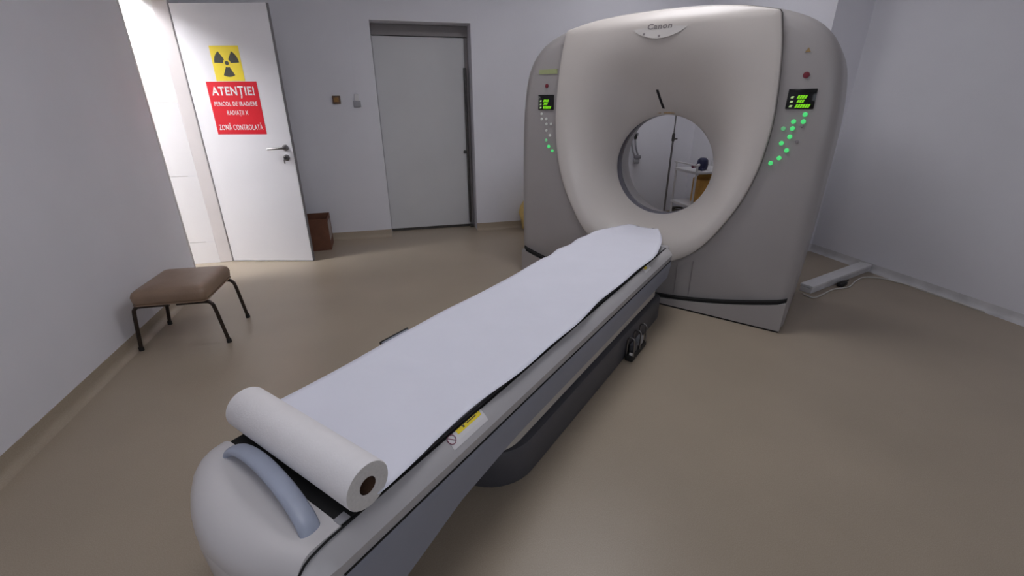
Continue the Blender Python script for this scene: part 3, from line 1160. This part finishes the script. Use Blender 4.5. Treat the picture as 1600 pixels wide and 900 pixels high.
# ------------------------------------------------------------------ examination paper: roll and unrolled sheet
RR = 0.0605
RY, RZ = 0.460, 0.488 + RR
EP = empty('exam_paper_roll', TW_(0.0, RY, 0.497), -TY)
tag(EP, 'white paper roll partly unrolled along the patient table', 'paper roll')
toL = Matrix.Translation((0, -RY, -0.497))
rotx = Matrix.Rotation(R_(90), 4, 'Y')
RL = 0.262
mxr = toL @ Matrix.Translation((0.014, RY, RZ)) @ rotx
bm = bmesh.new()
add_lathe(bm, [(RR - 0.002, -RL), (RR, -RL + 0.003), (RR, RL - 0.003), (RR - 0.002, RL)], 48, mxr, caps=False)
obj('paper_roll', bm, 'roll', EP, 50)
for sgn in (-1, 1):
    bm = bmesh.new()
    prof = [(RR - 0.002, sgn * RL), (0.045, sgn * (RL + 0.001)), (0.030, sgn * RL), (0.0225, sgn * (RL - 0.001))]
    add_lathe(bm, prof, 48, mxr, caps=False)
    obj('roll_end', bm, 'roll_end', EP, 50)
bm = bmesh.new()
add_lathe(bm, [(0.0225, -RL + 0.001), (0.0225, RL - 0.001)], 24, mxr, caps=False)
add_lathe(bm, [(0.0195, RL - 0.002), (0.0195, RL - 0.02), (0.0195, -RL + 0.02), (0.0195, -RL + 0.002)], 24, mxr, caps=False)
obj('cardboard_core', bm, 'core', EP, 50)
# sheet: leaves the roll tangentially, then lies on the cradle with a wavy right edge
rnd = random.Random(3)


def edge_r(y):
    w = 0.2725 + 0.007 * math.sin(y * 5.1 + 0.8) + 0.004 * math.sin(y * 13.0)
    w += 0.010 * max(0, 1 - abs(y - 0.50) / 0.18)
    return w


def edge_l(y):
    return -0.264 + 0.005 * math.sin(y * 4.3) + (0.007 * math.sin(y * 23) if y > 2.2 else 0)


Y0 = RY + 0.02
YE = 3.25
NY, NX = 110, 26
V, F = [], []
for i in range(NY + 1):
    y = Y0 + (YE - Y0) * i / NY
    er, el = edge_r(y), edge_l(y)
    if y > 2.45:
        k = (y - 2.45) / (YE - 2.45)
        er = er * (1 - k ** 2.2) + 0.09 * k ** 2.2
        er = er if k < 0.999 else 0.09
    if y > 2.75:
        k = (y - 2.75) / (YE - 2.75)
        el = el * (1 - k ** 2) + (-0.12) * k ** 2
    for j in range(NX + 1):
        f = j / NX
        x = el + (er - el) * f
        w = max(cradle_half(min(y, 3.2)), 0.05)
        z = 0.499 + sag(max(-w, min(w, x)), w) + 0.0012
        # gentle waves and lift at the free edges
        z += 0.0030 * (0.5 + 0.5 * math.sin(y * 7.3 + x * 6)) * (0.4 + abs(x) / 0.27)
        z += 0.0016 * (0.5 + 0.5 * math.sin(y * 17.0 - x * 11 + 1.0))
        ex = max(0.0, abs(x) - 0.245) / 0.03
        z += 0.002 * ex
        # wrinkle in the middle
        dx, dy = x + 0.10, y - 0.93 - 0.25 * (x + 0.1)
        z += 0.007 * math.exp(-(dx / 0.10) ** 2 - (dy / 0.022) ** 2)
        z += 0.006 * math.exp(-((x - 0.02) / 0.16) ** 2 - ((y - 0.66 - 0.3 * x) / 0.05) ** 2)
        # rises to the roll
        k = max(0.0, 1 - (y - Y0) / 0.16)
        z += 0.0035 * k
        V.append((x, y - RY, z - 0.497))
nx = NX + 1
for i in range(NY):
    for j in range(NX):
        a = i * nx + j
        F.append((a, a + 1, a + nx + 1, a + nx))
sheet = pyobj('paper_sheet', V, F, 'paper', EP, 60)
so = sheet.modifiers.new('thickness', 'SOLIDIFY'); so.thickness = 0.0006; so.offset = 1

# ------------------------------------------------------------------ foot switch beside the pedestal
fs = empty('foot_switch', TW_(0.312, 2.30), -TY)
tag(fs, 'black foot switch with metal guard beside the table base', 'foot switch')
bm = bmesh.new(); add_box(bm, -0.024, 0.024, -0.125, 0.115, 0.0, 0.035, 0.008, 2)
obj('switch_base', bm, 'rubber', fs, 40)
for y in (-0.055, 0.045):
    bm = bmesh.new(); add_box(bm, -0.016, 0.016, y - 0.03, y + 0.03, 0.0355, 0.085, 0.006, 2)
    obj('pedal', bm, 'grey_plastic' if y > 0 else 'couch_base', fs, 40)
for y in (-0.108, -0.002, 0.098):
    tube('guard', catmull([(-0.019, y, 0.03), (-0.019, y, 0.115), (-0.012, y, 0.14), (0.012, y, 0.14), (0.019, y, 0.115), (0.019, y, 0.03)], 4), 0.005, 'steel', fs, 8)
bm = bmesh.new(); add_box(bm, 0.0, 0.018, -0.12, -0.114, 0.040, 0.055, 0.001, 1)
obj('warning_tab', bm, 'white_plastic', fs)

# ------------------------------------------------------------------ stool
SX, SY = -1.318, 2.965
st = empty('stool', (SX, SY, 0), R_(-2.5))
tag(st, 'low stool with brown vinyl seat and bent dark tube legs', 'stool')
# padded seat: rounded-corner plan, pillow profile
SP = densify(plan(0.192, -0.212, 0.212, 0.032, 0.032, 6), 0.05)
levels = [(0.292, 0.012), (0.298, 0.004), (0.315, 0.0), (0.345, -0.003), (0.366, 0.004), (0.377, 0.018), (0.383, 0.05), (0.386, 0.10), (0.387, 0.15)]
rings = [[(x * (1 - d / 0.192), y * (1 - d / 0.212), z) for x, y in SP] for z, d in levels]
V, F = grid_loft(rings)
k = len(SP)
F.append(tuple(range(k))); F.append(tuple(range((len(rings) - 1) * k, len(rings) * k)))
seat = pyobj('seat', V, F, 'vinyl', st, 60)
tube('seam_piping', [(x, y, 0.298) for x, y in off(SP, 0.001)], 0.0035, 'vinyl', seat, 6, closed=True)
for y in (-0.175, 0.175):
    for sg_ in (-1, 1):
        foot_x = sg_ * 0.238
        path = catmull([(sg_ * 0.02, y, 0.280), (sg_ * 0.168, y, 0.280), (sg_ * 0.198, y, 0.268), (sg_ * 0.210, y, 0.238), (sg_ * 0.226, y, 0.11), (foot_x, y, 0.012)], 5)
        tube('leg', path, 0.0105, 'tube', st, 10)
        lathe('foot_cap', [(0.0135, 0.0), (0.0135, 0.02), (0.0115, 0.026)], 'rubber', st, 12, Matrix.Translation((foot_x, y, 0)))
for x in (-0.1, 0.1):
    bm = bmesh.new(); add_box(bm, x - 0.015, x + 0.015, -0.19, 0.19, 0.283, 0.2915)
    obj('seat_batten', bm, 'tube', st)

# ------------------------------------------------------------------ dark cardboard box behind the open door
cb = empty('cardboard_box', (-0.835, 4.735, 0), R_(2))
tag(cb, 'open dark brown cardboard box behind the open door', 'box')
w, d, h = 0.145, 0.145, 0.315
for nm, b in (('side_panel', (-w, -w + 0.006, -d, d)), ('side_panel', (w - 0.006, w, -d, d)), ('end_panel', (-w + 0.0062, w - 0.0062, -d, -d + 0.006)), ('end_panel', (-w + 0.0062, w - 0.0062, d - 0.006, d))):
    box(nm, b[0], b[1], b[2], b[3], 0.0, h, 'carton_dark', cb)
box('bottom_panel', -w + 0.0062, w - 0.0062, -d + 0.0062, d - 0.0062, 0.0, 0.006, 'carton_dark', cb)
box('box_label', w + 0.0003, w + 0.0012, -d + 0.03, d - 0.06, 0.09, 0.275, 'paper_label', cb)
prism('torn_flap', [(0.055, 0.225), (0.10, 0.225), (0.115, 0.262), (0.07, 0.255)], -d - 0.004, -d - 0.0005, 'carton_dark', cb)

# ------------------------------------------------------------------ things behind the scanner
# yellow bag at the back wall
yb = empty('yellow_bag', (1.455, 4.80, 0)); tag(yb, 'crumpled pale yellow bag behind the scanner by the back wall', 'bag')
V, F = [], []
levels = [(0.0, 0.07), (0.02, 0.105), (0.10, 0.13), (0.20, 0.14), (0.28, 0.125), (0.34, 0.085), (0.37, 0.05), (0.40, 0.075), (0.43, 0.095)]
K = 28
for z, r in levels:
    for k in range(K):
        a = 2 * math.pi * k / K
        rr = r * (1 + 0.10 * math.sin(3 * a + z * 20) + 0.06 * math.sin(7 * a - z * 31))
        V.append((rr * math.cos(a), 0.8 * rr * math.sin(a), z))
for i in range(len(levels) - 1):
    for k in range(K):
        a, b = i * K + k, i * K + (k + 1) % K
        F.append((a, b, b + K, a + K))
F.append(tuple(range(K)))
pyobj('bag_body', V, F, 'yellow_bag', yb, 80)
tube('tie', [(0.052 * math.cos(i * math.pi / 8), 0.042 * math.sin(i * math.pi / 8), 0.37) for i in range(16)], 0.005, 'white_plastic', yb, 6, closed=True)

# gas outlet with hoses
gh = empty('hose_set', (2.70, YB, 0.72)); tag(gh, 'two grey hoses with dark ends hanging on the back wall', 'hoses')
bm = bmesh.new(); add_box(bm, -0.06, 0.06, -0.03, -0.0005, 0.27, 0.30, 0.004, 1)
obj('hook_rail', bm, 'grey_plastic', gh)
for k, x in enumerate((-0.035, 0.015)):
    lathe('hose_end', [(0.013, 0.0), (0.016, 0.01), (0.016, 0.05), (0.010, 0.06)], 'rubber', gh, 12, Matrix.Translation((x, -0.045, 0.232)))
    tube('hose', catmull([(x, -0.045, 0.235), (x + 0.012, -0.05, 0.16), (x + 0.035, -0.05, 0.09), (x + 0.055, -0.05, 0.05)], 5), 0.010, 'grey_plastic', gh, 8)
bm = bmesh.new(); add_box(bm, 0.02, 0.10, -0.075, -0.03, 0.015, 0.055, 0.012, 2)
obj('valve', bm, 'cradle', gh, 40)
bm = bmesh.new(); add_box(bm, 0.015, 0.085, -0.07, -0.03, -0.04, 0.0145, 0.012, 2)
obj('flow_head', bm, 'grey_plastic', gh, 40)

# infusion stand
iv = empty('infusion_stand', (3.05, 4.66, 0)); tag(iv, 'thin metal infusion stand seen through the scanner bore', 'infusion stand')
tube('lower_pole', [(0, 0, 0.05), (0, 0, 1.0)], 0.011, 'steel', iv)
tube('upper_pole', [(0, 0, 1.0), (0, 0, 1.75)], 0.007, 'steel', iv)
lathe('clamp', [(0.014, 0.94), (0.017, 0.95), (0.017, 1.01), (0.013, 1.025)], 'dark_metal', iv, 12)
tube('clamp_knob', [(0.016, -0.004, 0.965), (0.045, -0.01, 0.965)], 0.007, 'dark_metal', iv, 8)
for sg_ in (-1, 1):
    tube('hook', catmull([(0, 0, 1.74), (sg_ * 0.05, 0, 1.76), (sg_ * 0.09, 0, 1.74), (sg_ * 0.11, 0, 1.76)], 4), 0.005, 'steel', iv, 8)
for k in range(5):
    a = 2 * math.pi * k / 5
    tube('foot', [(0, 0, 0.06), (0.16 * math.cos(a), 0.16 * math.sin(a), 0.05)], 0.010, 'grey_plastic', iv, 8)
    lathe('castor', [(0.02, -0.01), (0.024, -0.006), (0.024, 0.006), (0.02, 0.01)], 'rubber', iv, 12,
          Matrix.Translation((0.16 * math.cos(a), 0.16 * math.sin(a), 0.024)) @ Matrix.Rotation(a, 4, 'Z') @ Matrix.Rotation(R_(90), 4, 'X'))

# trolley with two shelves
tr = empty('trolley', (3.15, 4.18, 0)); tag(tr, 'white two-shelf trolley seen through the scanner bore', 'trolley')
for z in (0.355, 0.700):
    bm = bmesh.new(); add_box(bm, -0.23, 0.23, -0.19, 0.19, z - 0.028, z, 0.006, 2)
    obj('shelf', bm, 'white_plastic', tr, 40)
for x in (-0.215, 0.215):
    for y in (-0.175, 0.175):
        tube('post', [(x, y, 0.06), (x, y, 0.76)], 0.011, 'white_plastic', tr, 10)
        lathe('castor', [(0.02, -0.012), (0.028, -0.007), (0.028, 0.007), (0.02, 0.012)], 'rubber', tr, 12,
              Matrix.Translation((x, y, 0.028)) @ Matrix.Rotation(R_(90), 4, 'X'))
        tube('castor_fork', [(x, y, 0.035), (x, y, 0.065)], 0.014, 'grey_plastic', tr, 8)
tube('push_rail', catmull([(-0.215, -0.175, 0.755), (-0.25, -0.15, 0.765), (-0.25, 0.15, 0.765), (-0.215, 0.175, 0.755)], 4), 0.008, 'white_plastic', tr, 8)

bx = empty('amber_box', (3.165, 4.13, 0.355), R_(-12)); tag(bx, 'amber cardboard box on the lower trolley shelf', 'box')
bm = bmesh.new(); add_box(bm, -0.11, 0.11, -0.09, 0.09, 0.0005, 0.245)
obj('carton', bm, 'carton', bx)
prism('flap', [(-0.11, 0.2455), (0.10, 0.2455), (0.09, 0.285), (-0.02, 0.29)], 0.083, 0.089, 'carton', bx)
box('opening', 0.00, 0.07, -0.0912, -0.0903, 0.02, 0.13, 'carton_dark', bx)

dv = empty('blue_device', (3.06, 4.10, 0.7005), R_(20)); tag(dv, 'small navy device with maroon grip lying on the trolley top', 'device')
lathe('device_head', [(0.03, 0.0), (0.052, 0.012), (0.056, 0.06), (0.05, 0.10), (0.03, 0.12), (0.008, 0.123)], 'blue_plastic', dv, 20)
tube('device_neck', [(-0.04, 0, 0.055), (-0.10, 0, 0.05)], 0.014, 'print_white', dv, 10)
tube('device_grip', [(-0.101, 0, 0.05), (-0.16, 0, 0.045)], 0.016, 'maroon', dv, 10)
tube('device_foot', [(-0.03, -0.04, 0.014), (-0.08, -0.05, 0.014)], 0.013, 'blue_plastic', dv, 10)

# coiled dark cable on the floor behind the scanner
pth = []
for i in range(70):
    a = i * 0.42
    pth.append((0.10 * math.cos(a) * (1 - i * 0.004), 0.07 * math.sin(a) * (1 - i * 0.004), 0.012 + i * 0.0019))
cc = empty('cable_coil', (3.345, 4.83, 0)); tag(cc, 'dark coiled cable on the floor behind the scanner', 'cable')
tube('cable', pth, 0.011, 'cable_dark', cc, 8)
bm = bmesh.new(); add_box(bm, 0.112, 0.152, -0.03, 0.03, 0.0, 0.13, 0.01, 2)
obj('plug_block', bm, 'rubber', cc, 40)

# floor raceway from the scanner to the right wall, with a loose cable
ra, rb = Vector((2.955, 2.512, 0)), Vector((3.86, 2.785, 0))
dr = (rb - ra)
rw = empty('cable_raceway', ra, math.atan2(dr.y, dr.x)); tag(rw, 'white floor cable duct running from the scanner to the wall', 'cable duct')
L = dr.length
bm = bmesh.new(); add_box(bm, 0.0, L, -0.042, 0.042, 0.0, 0.042, 0.003, 1)
obj('duct_base', bm, 'base_white', rw)
bm = bmesh.new(); add_box(bm, 0.0, 0.30, -0.047, 0.047, 0.0425, 0.062, 0.004, 2)
obj('duct_lid', bm, 'white_plastic', rw, 40)
bm = bmesh.new(); add_box(bm, 0.304, L, -0.047, 0.047, 0.0425, 0.062, 0.004, 2)
obj('duct_lid', bm, 'white_plastic', rw, 40)
wc = tube('loose_cable', catmull([(2.905, 2.475, 0.006), (2.905, 2.43, 0.006), (2.93, 2.40, 0.006), (3.03, 2.43, 0.006), (3.20, 2.49, 0.006), (3.36, 2.50, 0.006), (3.52, 2.58, 0.006),
                               (3.67, 2.63, 0.006), (3.78, 2.58, 0.006), (3.825, 2.49, 0.006), (3.85, 2.36, 0.006), (3.85, 1.9, 0.006)], 8), 0.0055, 'cable_white', None, 8)
tag(wc, 'thin white cable lying loose on the floor in front of the duct', 'cable')
pb = empty('plug_adapter', (3.34, 2.545, 0), R_(17)); tag(pb, 'small black plug lying against the white floor duct', 'plug')
bm = bmesh.new(); add_box(bm, -0.05, 0.05, -0.022, 0.018, 0.0, 0.032, 0.008, 2)
obj('plug_body', bm, 'rubber', pb, 40)
tube('plug_lead', [(0.05, 0, 0.016), (0.10, 0.012, 0.010), (0.16, 0.02, 0.008)], 0.005, 'rubber', pb, 8)
